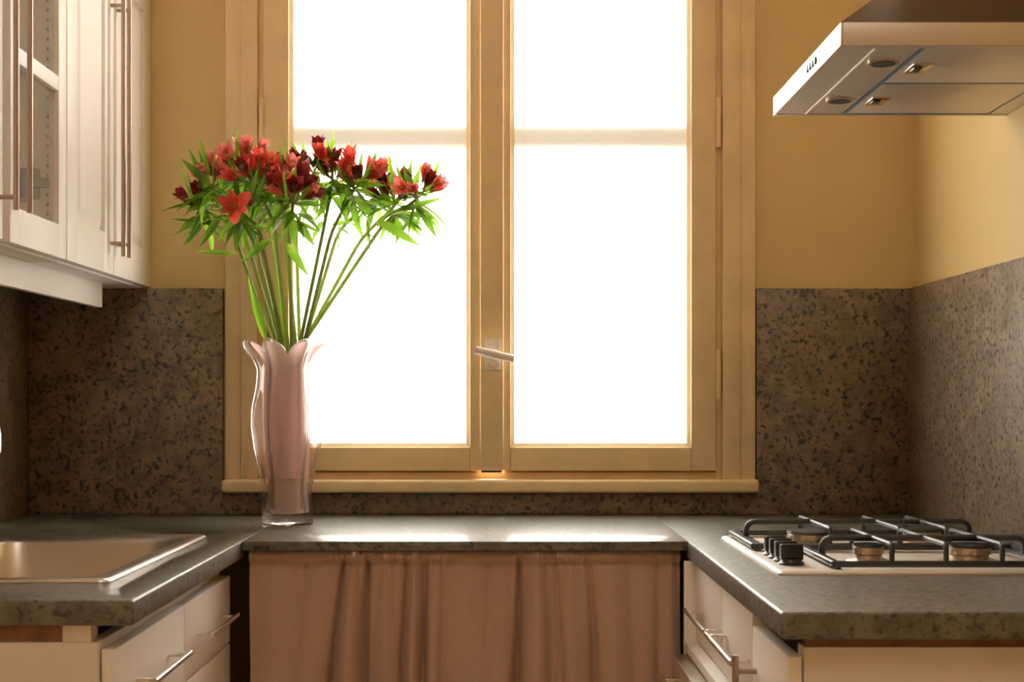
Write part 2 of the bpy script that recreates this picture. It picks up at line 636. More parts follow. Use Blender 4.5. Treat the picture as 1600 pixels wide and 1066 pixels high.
# sink
sk = thing('kitchen_sink', ((SX0 + SX1) / 2, (SY0 + SY1) / 2, ZW), 'inset stainless steel sink in the left worktop', 'sink')
BX0, BX1, BY0, BY1 = -.985, -.636, -1.27, -.685
b = MB()
R = .018
b.rloops([(SX0, SX1, SY0, SY1, R, ZW + .0003), (SX0 + .001, SX1 - .001, SY0 + .001, SY1 - .001, R, ZW + .003), (SX0 + .006, SX1 - .006, SY0 + .006, SY1 - .006, R, ZW + .0055),
          (SX0 + .014, SX1 - .014, SY0 + .014, SY1 - .014, R, ZW + .005), (SX0 + .02, SX1 - .02, SY0 + .02, SY1 - .02, R, ZW + .0025),
          (BX0 - .004, BX1 + .004, BY0 - .004, BY1 + .004, .058, ZW + .002), (BX0, BX1, BY0, BY1, .056, ZW - .003), (BX0 + .004, BX1 - .004, BY0 + .004, BY1 - .004, .054, ZW - .13),
          (BX0 + .014, BX1 - .014, BY0 + .014, BY1 - .014, .05, ZW - .158), (BX0 + .045, BX1 - .045, BY0 + .045, BY1 - .045, .03, ZW - .17)], 8, (False, True))
b.build('basin', M['steel'], sk, True, 60)
cx, cy = (BX0 + BX1) / 2, (BY0 + BY1) / 2
b = MB()
b.lathe([(.038, 0), (.038, .0025), (.03, .003), (.026, .0008), (.0, .0008)][:-1], (cx, cy, ZW - .1698), 28)
b.build('drain', M['chrome'], sk, True)
# faucet (only the tip of its spout enters the picture)
ft = thing('faucet', (-1.03, -.95, ZW + .0025), 'chrome faucet spout tip at left frame edge above the sink', 'faucet')
b = MB()
b.lathe([(.027, 0), (.027, .006), (.02, .012), (.018, .05), (.016, .06)], (-1.03, -.95, ZW + .0025), 24)
b.build('base', M['chrome'], ft, True)
b = MB()
tip = at(-9, 697, -.95)
pts = [(-1.03, -.95, ZW + .06)]
for k in range(9):
    a = PI - PI * k / 8
    mx_ = (-1.03 + tip.x) / 2
    rr = (tip.x + 1.03) / 2
    pts.append((mx_ + rr * math.cos(a), -.95, tip.z + .02 + rr * 1.1 * math.sin(a)))
pts.append((tip.x, -.95, tip.z - .012))
b.tube(pts, .0125, 14)
b.build('spout', M['chrome'], ft, True)
b = MB()
b.tube([(-1.03, -.95, ZW + .05), (-1.045, -.99, ZW + .065), (-1.06, -1.03, ZW + .075)], [.007, .0065, .005], 10)
b.build('lever', M['chrome'], ft, True)

# ------------------------------------------------------------------ handles


def bar_handle(parent, p0, p1, stand, xface, name='handle', r=.0052, inset=.16, mat=None, flat=False):
    """bar from p0 to p1 standing off a front whose plane is x = xface"""
    mat = mat or M['brass']
    p0, p1 = Vector(p0), Vector(p1)
    b = MB()
    b.tube([p0, p1], r, 12)
    for f in (inset, 1 - inset):
        q = p0.lerp(p1, f)
        b.tube([q, (xface, q.y, q.z)], r * .82, 10)
    return b.build(name, mat, parent, True)


def strap_handle(parent, xf, side, y0, y1, z, name='handle'):
    """round bar on two flat brackets; side = direction the front faces"""
    xb = xf + side * .031
    b = MB()
    b.tube([(xb, y0, z), (xb, y1, z)], .0048, 12)
    for y in (y0 + .018, y1 - .018):
        b.box(min(xf, xb), max(xf, xb), y - .006, y + .006, z - .0022, z + .0022, .0006)
    return b.build(name, M['chrome'], parent, True)


# ------------------------------------------------------------------ wall cupboards on the left
XD = -.856             # door faces
ZD0, ZD1 = 1.453, 2.20
DT = .019


def panel_door(parent, y0, y1, z0=ZD0, z1=ZD1):
    """framed door with a raised field, facing +x"""
    st = .068
    x1, x0 = XD, XD - DT
    b = MB()
    b.box(x0, x1, y0, y0 + st, z0, z1, .002)
    b.box(x0, x1, y1 - st, y1, z0, z1, .002)
    b.box(x0, x1 - .0003, y0 + st - .002, y1 - st + .002, z0, z0 + .088, .002)
    b.box(x0, x1 - .0003, y0 + st - .002, y1 - st + .002, z1 - .088, z1, .002)
    d = b.build('door', M['cream'], parent, True)
    # raised field with sloping margins
    a0, a1, c0, c1 = y0 + st, y1 - st, z0 + .088, z1 - .088
    f = MB()
    def lp(g, x): return [(x, a0 + g, c0 + g), (x, a1 - g, c0 + g), (x, a1 - g, c1 - g), (x, a0 + g, c1 - g)]
    vs = lp(-.003, x0 + .003) + lp(-.003, x1 - .008) + lp(.006, x1 - .010) + lp(.022, x1 - .0025) + lp(.024, x1 - .0015)
    fs = [(3, 2, 1, 0), (16, 17, 18, 19)]
    for k in range(4):
        for q in range(4):
            fs.append((q * 4 + k, q * 4 + (k + 1) % 4, q * 4 + 4 + (k + 1) % 4, q * 4 + 4 + k))
    f.poly(vs, fs).build('raised_panel', M['cream'], d)
    return d


# far unit: two solid doors
u1 = thing('wall_cupboard', (XL, -.34, ZD0), 'cream wall cupboard with two solid panelled doors, next to window wall', 'cupboard', 'cream wall cupboards')
b = MB()
xc = XD - DT - .0015
b.box(XL + .001, xc, -.676, -.658, ZD0 - .004, ZD1)
b.box(XL + .001, xc, -.020, -.002, ZD0 - .004, ZD1)
b.box(XL + .001, xc, -.658, -.020, ZD0 - .004, ZD0 + .014)
b.box(XL + .001, xc, -.658, -.020, ZD1 - .018, ZD1)
b.box(XL + .001, XL + .008, -.658, -.020, ZD0 + .014, ZD1 - .018)
b.build('carcass', M['cream'], u1)
dA = panel_door(u1, -.675, -.3375)
bar_handle(dA, (-.829, -.358, at(193, 401, -.358).z), (-.829, -.358, at(193, -12, -.358).z), .027, XD, inset=.05)
dB = panel_door(u1, -.3345, -.003)
bar_handle(dB, (-.829, -.309, at(202, 403, -.309).z), (-.829, -.309, at(202, -4, -.309).z), .027, XD, inset=.05)
b = MB()
for dy in (-.33 - .31, -.03):
    pass
b.bm.free()

# near unit: glazed door and the door beside it
u2 = thing('wall_cupboard', (XL, -1.05, ZD0), 'cream wall cupboard with a glazed door, nearest to the camera at left', 'cupboard', 'cream wall cupboards')
b = MB()
y0u, y1u = -1.42, -.679
b.box(XL + .001, xc, y1u - .018, y1u, ZD0 - .004, ZD1)
b.box(XL + .001, xc, y0u, y0u + .018, ZD0 - .004, ZD1)
b.box(XL + .001, xc, -1.034, -1.010, ZD0 + .014, ZD1 - .018)
b.box(XL + .001, xc, y0u + .018, y1u - .018, ZD0 - .004, ZD0 + .014)
b.box(XL + .001, xc, y0u + .018, y1u - .018, ZD1 - .018, ZD1)
b.box(XL + .001, XL + .008, y0u + .018, y1u - .018, ZD0 + .014, ZD1 - .018)
b.build('carcass', M['creamdark'], u2)
b = MB()
for k in range(36):
    z = ZD0 + .05 + k * .019
    for xx in (XD - .032,):
        b.box(xx - .0022, xx + .0022, y1u - .0195, y1u - .018, z - .003, z + .003)
b.build('peg_holes', M['shadow'], u2)['kind'] = 'stuff'
b = MB()
zh = 1.60
b.box(XD - .085, XD - .046, y1u - .024, y1u - .018, zh - .030, zh + .030, .002)
b.box(XD - .080, XD - .022, y1u - .036, y1u - .024, zh - .009, zh + .009, .002)
b.build('hinge', M['steel_dark'], u2, True)
box('shelf', M['creamdark'], u2, XL + .01, XD - .045, -1.008, y1u - .0185, 1.815, 1.833)
gd0, gd1 = -1.004, -.681
gs = .047
b = MB()
b.box(XD - DT, XD, gd0, gd0 + gs, ZD0, ZD1, .002)
b.box(XD - DT, XD, gd1 - gs, gd1, ZD0, ZD1, .002)
b.box(XD - DT, XD - .0003, gd0 + gs - .002, gd1 - gs + .002, ZD0, ZD0 + .065, .002)
b.box(XD - DT, XD - .0003, gd0 + gs - .002, gd1 - gs + .002, ZD1 - .065, ZD1, .002)
gdo = b.build('glazed_door', M['cream'], u2, True)
for zz in (1.790, 1.99):
    box('muntin', M['cream'], gdo, XD - DT + .001, XD - .001, gd0 + gs - .001, gd1 - gs + .001, zz - .0145, zz + .0145, bev=.0015)
box('glass_pane', M['cabglass'], gdo, XD - .013, XD - .010, gd0 + gs - .004, gd1 - gs + .004, ZD0 + .062, ZD1 - .062)
bar_handle(gdo, (-.829, -.981, at(47, 333, -.981).z), (-.829, -.981, 1.99), .027, XD, inset=.045)
dN = panel_door(u2, -1.42, -1.040)
bar_handle(dN, (-.829, -1.053, at(25, 328, -1.053).z), (-.829, -1.053, 1.99), .027, XD, inset=.045)
# board under the cupboards
tag(box('pelmet_board', M['cream'], None, -.946, -.930, -1.42, -.162, 1.393, ZD0 - .0042, bev=.001), 'cream pelmet board hanging below the wall cupboards', 'pelmet')

# ------------------------------------------------------------------ base cabinet left
ZSB = ZW - TH
XF = -.539
lc = thing('base_cabinet', (-.85, -1.08, 0), 'cream drawer cabinet under the sink worktop, left of curtain', 'cabinet', 'cream base cabinets')
b = MB()
b.box(-1.15, XF - .021, -1.49, -1.472, .10, .841)
b.box(-1.15, XF - .021, -.674, -.656, .10, .841)
b.box(-1.15, XF - .021, -1.472, -.674, .10, .118)
b.box(-1.15, -1.14, -1.472, -.674, .118, .841)
b.box(XF - .039, XF - .021, -1.472, -.674, .823, .841)
b.box(-1.13, XF - .07, -1.47, -.68, .001, .10)
b.build('carcass', M['creamdark'], lc)
box('end_panel', M['creamdark'], lc, -1.15, XF - .022, -1.509, -1.4905, .03, .840, bev=.001)
box('spacer_strip', M['wood'], lc, -1.15, -.612, -1.502, -1.480, .8405, ZSB - .0005)
box('spacer_block', M['creamdark'], lc, -.6115, -.572, -1.504, -1.470, .8405, ZSB - .0005)
zr = ((.698, .830), (.400, .694), (.104, .396))
for (ya, yb, hy) in ((-1.502, -1.067, (-1.40, -1.16)), (-1.063, -.656, (-.99, -.742))):
    for (za, zb) in zr:
        d = box('drawer', M['cream'], lc, XF - .019, XF, ya, yb, za, zb, bev=.0018)
        strap_handle(d, XF, 1, hy[0], hy[1], zb - .065)

# ------------------------------------------------------------------ base cabinet right
XG = .378
rc = thing('base_cabinet', (.68, -1.47, 0), 'narrow cream cabinet with a tall handle, nearest under the hob worktop', 'cabinet', 'cream base cabinets')
b = MB()
b.box(XG + .021, .986, -1.588, -1.570, .10, .851)
b.box(XG + .021, .986, -1.355, -1.340, .10, .851)
b.box(XG + .021, .986, -1.570, -1.355, .10, .118)
b.box(.976, .986, -1.570, -1.355, .118, .851)
b.box(XG + .07, .97, -1.57, -1.342, .001, .10)
b.build('carcass', M['creamdark'], rc)
box('end_panel', M['creamdark'], rc, XG + .022, .986, -1.606, -1.5885, .03, .851, bev=.001)
box('spacer_strip', M['wood'], rc, XG + .026, .986, -1.600, -1.578, .8515, ZSB - .0005)
dr = box('door', M['cream'], rc, XG, XG + .020, -1.602, -1.340, .104, .838, bev=.002)
b = MB()
b.tube([(XG - .031, -1.372, .799), (XG - .031, -1.372, .58)], .0052, 12)
for z in (.775, .60):
    b.tube([(XG - .031, -1.372, z), (XG, -1.372, z)], .0045, 10)
b.build('handle', M['brass'], dr, True)

du = thing('drawer_unit', (.68, -1.02, .665), 'cream drawer pair with bar handles directly under the hob', 'drawers')
b = MB()
b.box(XG + .0195, .986, -1.337, -1.322, .665, .862)
b.box(XG + .0195, .986, -.722, -.7065, .665, .862)
b.box(XG + .0195, .986, -1.322, -.722, .665, .680)
b.box(.976, .986, -1.322, -.722, .680, .862)
b.build('carcass', M['creamdark'], du)
for (ya, yb, hy) in ((-1.336, -1.046, (-1.334, -1.062)), (-1.042, -.7065, (-1.045, -.79))):
    d = box('drawer', M['cream'], du, XG, XG + .019, ya, yb, .712, .858, bev=.0018)
    strap_handle(d, XG, -1, hy[0], hy[1], .780)
box('ledge', M['cream'], du, .356, .40, -1.335, -.7075, .690, .7085, bev=.002)
po = box('corner_post', M['cream'], None, .356, .396, -.7055, -.692, .0, .863, bev=.001)
tag(po, 'slim cream post between curtain and the hob drawers', 'post')

ov = thing('oven', (.65, -1.02, 0), 'built-in steel oven under the hob, its door edge beside the curtain', 'oven')
b = MB()
b.box(XG + .03, .95, -1.334, -.722, .09, .6645)
for xx in (XG + .06, .92):
    for yy in (-1.30, -.76):
        b.lathe([(.015, 0), (.015, .095)], (xx, yy, 0), 12)
b.build('body', M['steel_dark'], ov)
b = MB()
b.box(.330, XG + .0285, -1.334, -.722, .12, .686, .004)
od = b.build('oven_door', M['steel'], ov, True)
b = MB()
b.tube([(.298, -1.28, .655), (.298, -.80, .655)], .008, 12)
for y in (-1.24, -.84):
    b.box(.298, .332, y - .008, y + .008, .648, .662, .001)
b.build('handle', M['chrome'], od, True)

# ------------------------------------------------------------------ curtain
cu = thing('curtain', (-.074, -.66, .02), 'brown fabric curtain gathered on a rod below the back worktop', 'curtain')
CX0, CX1, CZ1, CZ0 = (386 - 784) / 795, (1066 - 784) / 795, ZW - .0195, .03
folds = [  # photo x at top, x low, half width, depth: soft swellings of the cloth
    (430, 425, 45, .012), (505, 480, 34, .014), (552, 541, 26, .040), (602, 602, 22, .016), (648, 645, 17, .032), (682, 678, 22, .018),
    (735, 735, 40, .012), (785, 783, 26, .014), (838, 838, 32, .036), (890, 892, 34, .016), (955, 960, 34, .014), (1010, 1010, 34, .010), (1050, 1050, 20, .012)]
creases = [  # sharp valleys beside them
    (537, 515, 5, .030), (574, 566, 6, .034), (634, 630, 5, .022), (663, 660, 6, .030), (690, 692, 5, .010), (760, 765, 6, .004),
    (812, 808, 6, .034), (852, 862, 7, .014), (868, 876, 5, .012), (921, 930, 6, .020), (984, 992, 8, .007), (475, 455, 8, .007), (1032, 1030, 6, .008)]
rng = random.Random(3)
gath = [(rng.uniform(510, 700), rng.uniform(2.0, 4), rng.uniform(.002, .006)) for _ in range(26)] + [(rng.uniform(815, 925), rng.uniform(2.0, 4), rng.uniform(.002, .006)) for _ in range(16)]
NXC, NZC = 400, 70
b = MB()
rows = []
for j in range(NZC + 1):
    tz = (j / NZC) ** 1.6
    z = CZ1 + (CZ0 - CZ1) * tz
    row = []
    for i in range(NXC + 1):
        q = 386 + 680 * i / NXC
        dep = 0
        dn = CZ1 - z
        k = min(1, dn / .22)
        for xt, xb, hw, a in folds:
            c_ = xt + (xb - xt) * min(1.6, dn / .26)
            w_ = hw * (.55 + .6 * k)
            u = (q - c_) / w_
            if abs(u) < 1.0:
                dep += a * (.35 + .65 * k) * (math.cos(PI * u) * .5 + .5)
        for xt, xb, hw, a in creases:
            c_ = xt + (xb - xt) * min(1.6, dn / .26)
            u = (q - c_) / (hw * (.6 + .5 * k))
            if abs(u) < 3:
                dep -= a * (.5 + .5 * k) * min(1, dn / .03) * math.exp(-u * u)
        kg = math.exp(-(dn / .055) ** 2)
        for xt, hw, a in gath:
            u = (q - xt) / hw
            if abs(u) < 3:
                dep += a * kg * math.exp(-u * u)
        # rod pocket: the cloth swells over the rod
        if dn < .024:
            dep += .010 * math.sin(PI * dn / .024)
        elif dn < .032:
            dep -= .003
        y = -.655 - dep + .004 * math.sin(q * .021 + z * 5)
        x = CX0 + (CX1 - CX0) * i / NXC + .006 * math.sin(z * 7 + q * .01) * k * .5
        row.append(b.bm.verts.new((x, y, z)))
    rows.append(row)
b.skin(rows, False, False)
cl = b.build('cloth', M['curtain'], cu, True, 80)
sm = cl.modifiers.new('cloth_thickness', 'SOLIDIFY')
sm.thickness = .0016
b = MB()
b.tube([(-.498, -.6495, ZW - .031), (.350, -.6495, ZW - .031)], .004, 10)
b.build('rod', M['chrome'], cu, True)

# ------------------------------------------------------------------ gas hob
HBX0, HBX1, HBY0, HBY1 = .437, .945, -1.236, -.643
hb = thing('gas_hob', ((HBX0 + HBX1) / 2, (HBY0 + HBY1) / 2, ZW), 'stainless steel four-burner gas hob with black pan supports', 'hob')
b = MB()
zt = ZW + .0075
b.rloops([(HBX0, HBX1, HBY0, HBY1, .006, ZW + .0002), (HBX0, HBX1, HBY0, HBY1, .006, ZW + .004), (HBX0 + .004, HBX1 - .004, HBY0 + .004, HBY1 - .004, .006, zt),
          (HBX0 + .014, HBX1 - .014, HBY0 + .014, HBY1 - .014, .008, zt), (HBX0 + .020, HBX1 - .020, HBY0 + .020, HBY1 - .020, .008, zt - .002)], 5)
b.build('tray', M['steel_tray'], hb, True, 30)
ZTR = zt - .002
for k in range(4):
    y = -.985 - k * .0475
    b = MB()
    b.lathe([(.0215, 0), (.0215, .003), (.018, .0055), (.0165, .010)], (.4795, y, ZTR), 20)
    b.box(.461, .498, y - .008, y + .008, ZTR + .008, ZTR + .034, .002)
    kn = b.build('knob', M['black'], hb, True)
    m_ = MB()
    m_.box(.4602, .4612, y - .0012, y + .0012, ZTR + .014, ZTR + .03)
    m_.build('pointer_mark', M['chrome'], kn)
ZG = .950      # top of the pan supports


def burner(x, y, r):
    b = MB()
    b.lathe([(r * 1.45, 0), (r * 1.4, .002), (r * 1.05, .006), (r * .9, .007), (r * .88, .012)], (x, y, ZTR), 30)
    o = b.build('burner', M['burner'], hb, True)
    b = MB()
    n = 40
    z0 = ZTR + .012
    prof = [(r * .8, 0), (r * 1.0, .002), (r * 1.0, .011), (r * .96, .013)]
    rings = [[b.bm.verts.new((x + rr * (1 - (.05 if (k % 2 and i in (1, 2)) else 0)) * math.cos(2 * PI * k / n), y + rr * (1 - (.05 if (k % 2 and i in (1, 2)) else 0)) * math.sin(2 * PI * k / n), z0 + z)) for k in range(n)] for i, (rr, z) in enumerate(prof)]
    b.skin(rings, True)
    b.build('flame_ring', M['burner'], o, True)
    b = MB()
    b.lathe([(r * .97, 0), (r * 1.02, .002), (r * 1.0, .005), (r * .6, .0065), (r * .2, .007)], (x, y, z0 + .013), 30)
    b.build('burner_cap', M['iron'], o, True)
    return o


burner(.572, -.845, .043)
burner(.790, -.80, .036)
burner(.617, -1.085, .026)
burner(.787, -1.085, .036)


def grate(x0, x1, y0, y1, yh, hx0, hx1, fx):
    zl = .9145
    b = MB()
    h = .0042
    # low frame of flat bars
    b.box(x0, x1, y0 - h, y0 + h, zl - .0052, zl + .0052, .0015)
    b.box(x0, x1, y1 - h, y1 + h, zl - .0052, zl + .0052, .0015)
    b.box(x0 - .007, x0 + .007, y0, y1, zl - .0052, zl + .0052, .004, 3)
    b.box(x1 - .006, x1 + .006, y0, y1, zl - .0052, zl + .0052, .0015)
    for xx in (x0 + .004, x1 - .004):
        for yy in (y0 + .004, y1 - .004):
            b.lathe([(.005, 0), (.005, .006)], (xx, yy, ZTR), 10)
    # hoop along the middle
    rr = .016
    pts = [(hx0, yh, zl)]
    for k in range(6):
        a = PI - PI / 2 * k / 5
        pts.append((hx0 + rr + rr * math.cos(a), yh, ZG - .005 - rr + rr * math.sin(a)))
    for k in range(6):
        a = PI / 2 - PI / 2 * k / 5
        pts.append((hx1 - rr + rr * math.cos(a), yh, ZG - .005 - rr + rr * math.sin(a)))
    pts.append((hx1, yh, zl))
    b.tube(pts, .0058, 10)
    b.box(hx0 - .005, hx0 + .005, y0, y1, zl - .003, zl + .003, .001)
    b.box(hx1 - .005, hx1 + .005, y0, y1, zl - .003, zl + .003, .001)
    # fingers across with a leg at each end
    for x in fx:
        q = .007
        b.tube([(x, y0, zl), (x, y0, ZG - .004 - q), (x, y0 + q * .3, ZG - .004 - q * .3), (x, y0 + q, ZG - .004), (x, y1 - q, ZG - .004), (x, y1 - q * .3, ZG - .004 - q * .3), (x, y1, ZG - .004 - q), (x, y1, zl)], .0042, 10)
    return b.build('pan_support', M['iron'], hb, True)


grate(.456, .915, -.915, -.655, -.757, .468, .893, (.592, .717, .802))
grate(.536, .915, -1.200, -.935, -1.080, .541, .883, (.626, .713, .803))

# ------------------------------------------------------------------ cooker hood
HY0, HY1, HXF = -1.212, -.642, .541
HZ_, HZT = 1.744, 1.781
hd = thing('cooker_hood', (.77, -.93, HZ_), 'stainless steel cooker hood on the right wall above the hob', 'hood')
HXR = XR - .001
b = MB()
wl = .012
b.box(HXF, HXF + .004, HY0, HY1, HZ_, HZT, .0008)
b.box(HXF + .004, HXR, HY0, HY0 + .004, HZ_, HZT, .0008)
b.box(HXF + .004, HXR, HY1 - .004, HY1, HZ_, HZT, .0008)
b.build('canopy_band', M['steel_hood'], hd, True)
b = MB()
b.box(HXF + .004, HXR, HY0 + .004, HY0 + .018, HZ_ - .0005, HZ_ + .003)
b.box(HXF + .004, HXR, HY1 - .016, HY1 - .004, HZ_ - .0005, HZ_ + .003)
b.box(HXF + .004, .601, HY0 + .018, HY1 - .016, HZ_ + .001, HZ_ + .004)
b.box(.603, .674, HY0 + .018, HY1 - .016, HZ_ + .001, HZ_ + .004)
b.box(.968, HXR, HY0 + .018, HY1 - .016, HZ_ + .001, HZ_ + .004)
b.build('underside', M['steel_hood'], hd)
box('trim_strip', M['handle_white'], hd, .6005, .6035, HY0 + .018, HY1 - .016, HZ_ - .0012, HZ_ + .0035)
# pyramid and duct cover
tx0, ty0, ty1, tz = .696, -1.006, -.848, 1.911
b = MB()
vs = [(HXF, HY0, HZT), (HXR, HY0, HZT), (HXR, HY1, HZT), (HXF, HY1, HZT), (tx0, ty0, tz), (HXR, ty0, tz), (HXR, ty1, tz), (tx0, ty1, tz)]
b.poly(vs, [(0, 1, 2, 3), (4, 7, 6, 5), (0, 4, 5, 1), (1, 5, 6, 2), (2, 6, 7, 3), (3, 7, 4, 0)])
b.build('hood_cone', M['steel_dark'], hd)
box('duct_cover', M['steel'], hd, tx0 + .004, HXR, ty0 + .004, ty1 - .004, tz, ZC - .002, bev=.002)
# filters
fm_ = .5 * (HY0 + HY1) - .004
for ya, yb in ((HY0 + .022, fm_ - .003), (fm_ + .003, HY1 - .019)):
    f = box('grease_filter', M['steel_hood'], hd, .683, .962, ya, yb, HZ_ + .001, HZ_ + .006, bev=.001)
    e_ = MB()
    e_.box(.676, .682, ya - .002, yb + .002, HZ_, HZ_ + .004)
    e_.box(.682, .963, yb, yb + .0035, HZ_, HZ_ + .004)
    e_.build('blue_film_edge', M['blue'], f)['label'] = 'blue protective film edge'
    lt = MB()
    yc = (ya + yb) / 2 + .01
    lt.box(.694, .728, yc - .034, yc + .034, HZ_ - .0015, HZ_ + .001, .0005)
    l_ = lt.build('latch_plate', M['chrome'], f, True)
    lt = MB()
    lt.box(.700, .714, yc - .014, yc + .010, HZ_ - .004, HZ_ - .0014, .0005)
    lt.build('latch_slot', M['black'], f)
for (px, py) in ((1380, 98), (1312, 157)):
    s_ = (625 - py) / (HZ_ - EYE)
    x, y = (px - 784) / s_, F / s_ - DIST
    b = MB()
    b.lathe([(.026, 0), (.026, .003), (.021, .004)], (x, y, HZ_ - .0025), 28)
    o = b.build('lamp', M['chrome'], hd, True)
    b = MB()
    b.lathe([(.020, 0), (.020, .002)], (x, y, HZ_ - .0032), 28)
    b.build('lamp_glass', M['shadow'], o)
b = MB()
for k in range(4):
    y = at(1276, 92, 0).y
    y = -1.03 + k * .021
    b.tube([(HXF + .001, y, (HZ_ + HZT) / 2), (HXF - .003, y, (HZ_ + HZT) / 2)], .0062, 14)
b.build('control_buttons', M['black'], hd, True)

# ------------------------------------------------------------------ vase
VX, VY = at(449, 821, -.305).x, -.305
SV = F / (VY + DIST)
va = thing('flower_vase', (VX, VY, ZW), 'tall pink and clear glass vase with scalloped rim on the back worktop', 'vase')


def lob(z):
    """outer radius at a lobe, at a valley, by height in metres"""
    tab = [(0, .0565, .0555), (.006, .058, .0565), (.02, .056, .0535), (.05, .0545, .050), (.085, .055, .0475), (.12, .062, .0485), (.17, .074, .052), (.22, .0805, .055), (.26, .0790, .0555), (.30, .071, .0545), (.325, .0675, .0530), (.35, .0675, .052), (.368, .077, .053), (.382, .088, .055), (.394, .096, .057), (.402, .0975, .058), (.407, .096, .0580), (.410, .0925, .0575)]
    for (a, b_, c_), (d_, e_, f_) in zip(tab, tab[1:]):
        if z <= d_:
            u = (z - a) / (d_ - a)
            u = u * u * (3 - 2 * u) if False else u
            return b_ + (e_ - b_) * u, c_ + (f_ - c_) * u
    return tab[-1][1:]


NV = 144
VROT = math.radians(9)
def vring(bm, z, inset, zwave=0.0):
    L, V = lob(z)
    ring = []
    for k in range(NV):
        a = 2 * PI * k / NV
        c6 = abs(math.cos(3 * (a - VROT))) ** 1.1
        r = V + (L - V) * (.5 + .5 * math.cos(6 * (a - VROT))) ** 1.2 - inset
        zz = z + zwave * (c6 - 1)
        ring.append(bm.verts.new((VX + r * math.cos(a), VY + r * math.sin(a), ZW + .0006 + zz)))
    return ring


b = MB()
zs = [0, .003, .006, .012, .02, .035, .05, .07, .085, .10, .12, .145, .17, .195, .22, .24, .26, .28, .30, .315, .33, .345, .36, .370, .378, .386, .394, .399, .403, .407, .410]
def wv_(z): return .030 * max(0, (z - .34) / .07) ** 1.3 if z > .34 else 0
rings = [vring(b.bm, z, 0, wv_(z)) for z in zs]
rings.append(vring(b.bm, .4115, .0028, wv_(.41)))
inner = [z for z in reversed(zs) if z >= .024]
rings += [vring(b.bm, z, .0055 if z > .06 else .0055 + .005 * (.06 - z) / .036, wv_(z)) for z in inner]
b.skin(rings, True)
b.build('glass_body', M['glass'], va, True, 80)
# pink lining inside the clear glass
b = MB()
def lring(bm, z, inset, zw=0):
    ring = []
    L, V = lob(z)
    top = max(0, (z - .345) / .063)
    for k in range(NV):
        a = 2 * PI * k / NV
        c6 = abs(math.cos(3 * (a - VROT))) ** 1.1
        rb = V - .0120 - .0005
        amp = .0095 + (L - V) * .72 * min(1, top) ** 1.2
        r = rb - inset + amp * (.5 + .5 * math.cos(6 * (a - VROT))) ** 1.2
        ring.append(bm.verts.new((VX + r * math.cos(a), VY + r * math.sin(a), ZW + z + zw * (c6 - 1))))
    return ring
lz = [.104, .13, .16, .19, .22, .26, .30, .33, .345, .36, .373, .385, .394, .402, .4065]
rr_ = [lring(b.bm, z, 0, wv_(z)) for z in lz]
b.skin(rr_, False)
b.build('pink_lining', M['pink'], va, True, 80)['label'] = 'pink lining of the clear glass'

b = MB()
wz_ = [.0262, .04, .06, .08, .1035]
wr_ = []
for z in wz_:
    L, V = lob(z)
    wr_.append([b.bm.verts.new((VX + (V - .0125 - .004 * max(0, (.06 - z) / .036)) * math.cos(2 * PI * k / 48), VY + (V - .0125 - .004 * max(0, (.06 - z) / .036)) * math.sin(2 * PI * k / 48), ZW + z)) for k in range(48)])
b.skin(wr_, True)
b.build('rose_foot', M['water'], va, True, 60)['label'] = 'paler pink lower part of the lining'

# ------------------------------------------------------------------ flowers


def leaf_mesh(name, droop, fold, twist=0):
    b = MB()
    n = 9
    rows = []
    for i in range(n + 1):
        u = i / n
        hw = .5 * (math.sin(PI * min(1, u ** .72)) ** .85) * (1 - .15 * u) + .03 * (1 - u)
        hw = max(hw, .004)
        row = []
        for k, vv in enumerate((-1, -.5, 0, .5, 1)):
            z = abs(vv) * fold * hw - droop * u * u + .03 * math.sin(u * 9 + k) * fold
            a = twist * u
            yy, zz = vv * hw, abs(vv) * hw * fold
            row.append(b.bm.verts.new((u * (1 - .25 * droop * u), yy * math.cos(a) - zz * math.sin(a), (yy * math.sin(a) + zz * math.cos(a)) * .16 - droop * u * u)))
        rows.append(row)
    b.skin(rows, False, False)
    off = bmesh.ops.recalc_face_normals(b.bm, faces=b.bm.faces)
    me = bpy.data.meshes.new(name)
    b.bm.to_mesh(me)
    b.bm.free()
    for p in me.polygons:
        p.use_smooth = True
    me.materials.append(M['leaf'])
    return me


LEAVES = [leaf_mesh('leaf_straight', .04, .5, .6), leaf_mesh('leaf_arched', .22, .5, -.5), leaf_mesh('leaf_hanging', .45, .4, .3), leaf_mesh('leaf_twisted', .15, .6, 1.6)]


def petal_mesh(name, mat, wide, curl):
    b = MB()
    n = 7
    rows = []
    for i in range(n + 1):
        u = i / n
        hw = wide * (.18 + .82 * math.sin(PI * min(1, .10 + u * .80)) ** 1.3) * (1 if u < .85 else 1 - (u - .85) * 3.6)
        row = []
        for k in range(5):
            vv = -1 + k * .5
            row.append(b.bm.verts.new((u, vv * hw, .16 * hw * vv * vv + .16 * u - curl * u ** 3)))
        rows.append(row)
    b.skin(rows, False, False)
    me = bpy.data.meshes.new(name)
    b.bm.to_mesh(me)
    b.bm.free()
    for p in me.polygons:
        p.use_smooth = True
    me.materials.append(mat)
    return me


PET = {}
for c in ('petal', 'petal_pink', 'petal_dark'):
    PET[c] = (petal_mesh('outer_' + c, M[c], .30, .16), petal_mesh('inner_' + c, M[c], .20, .10))


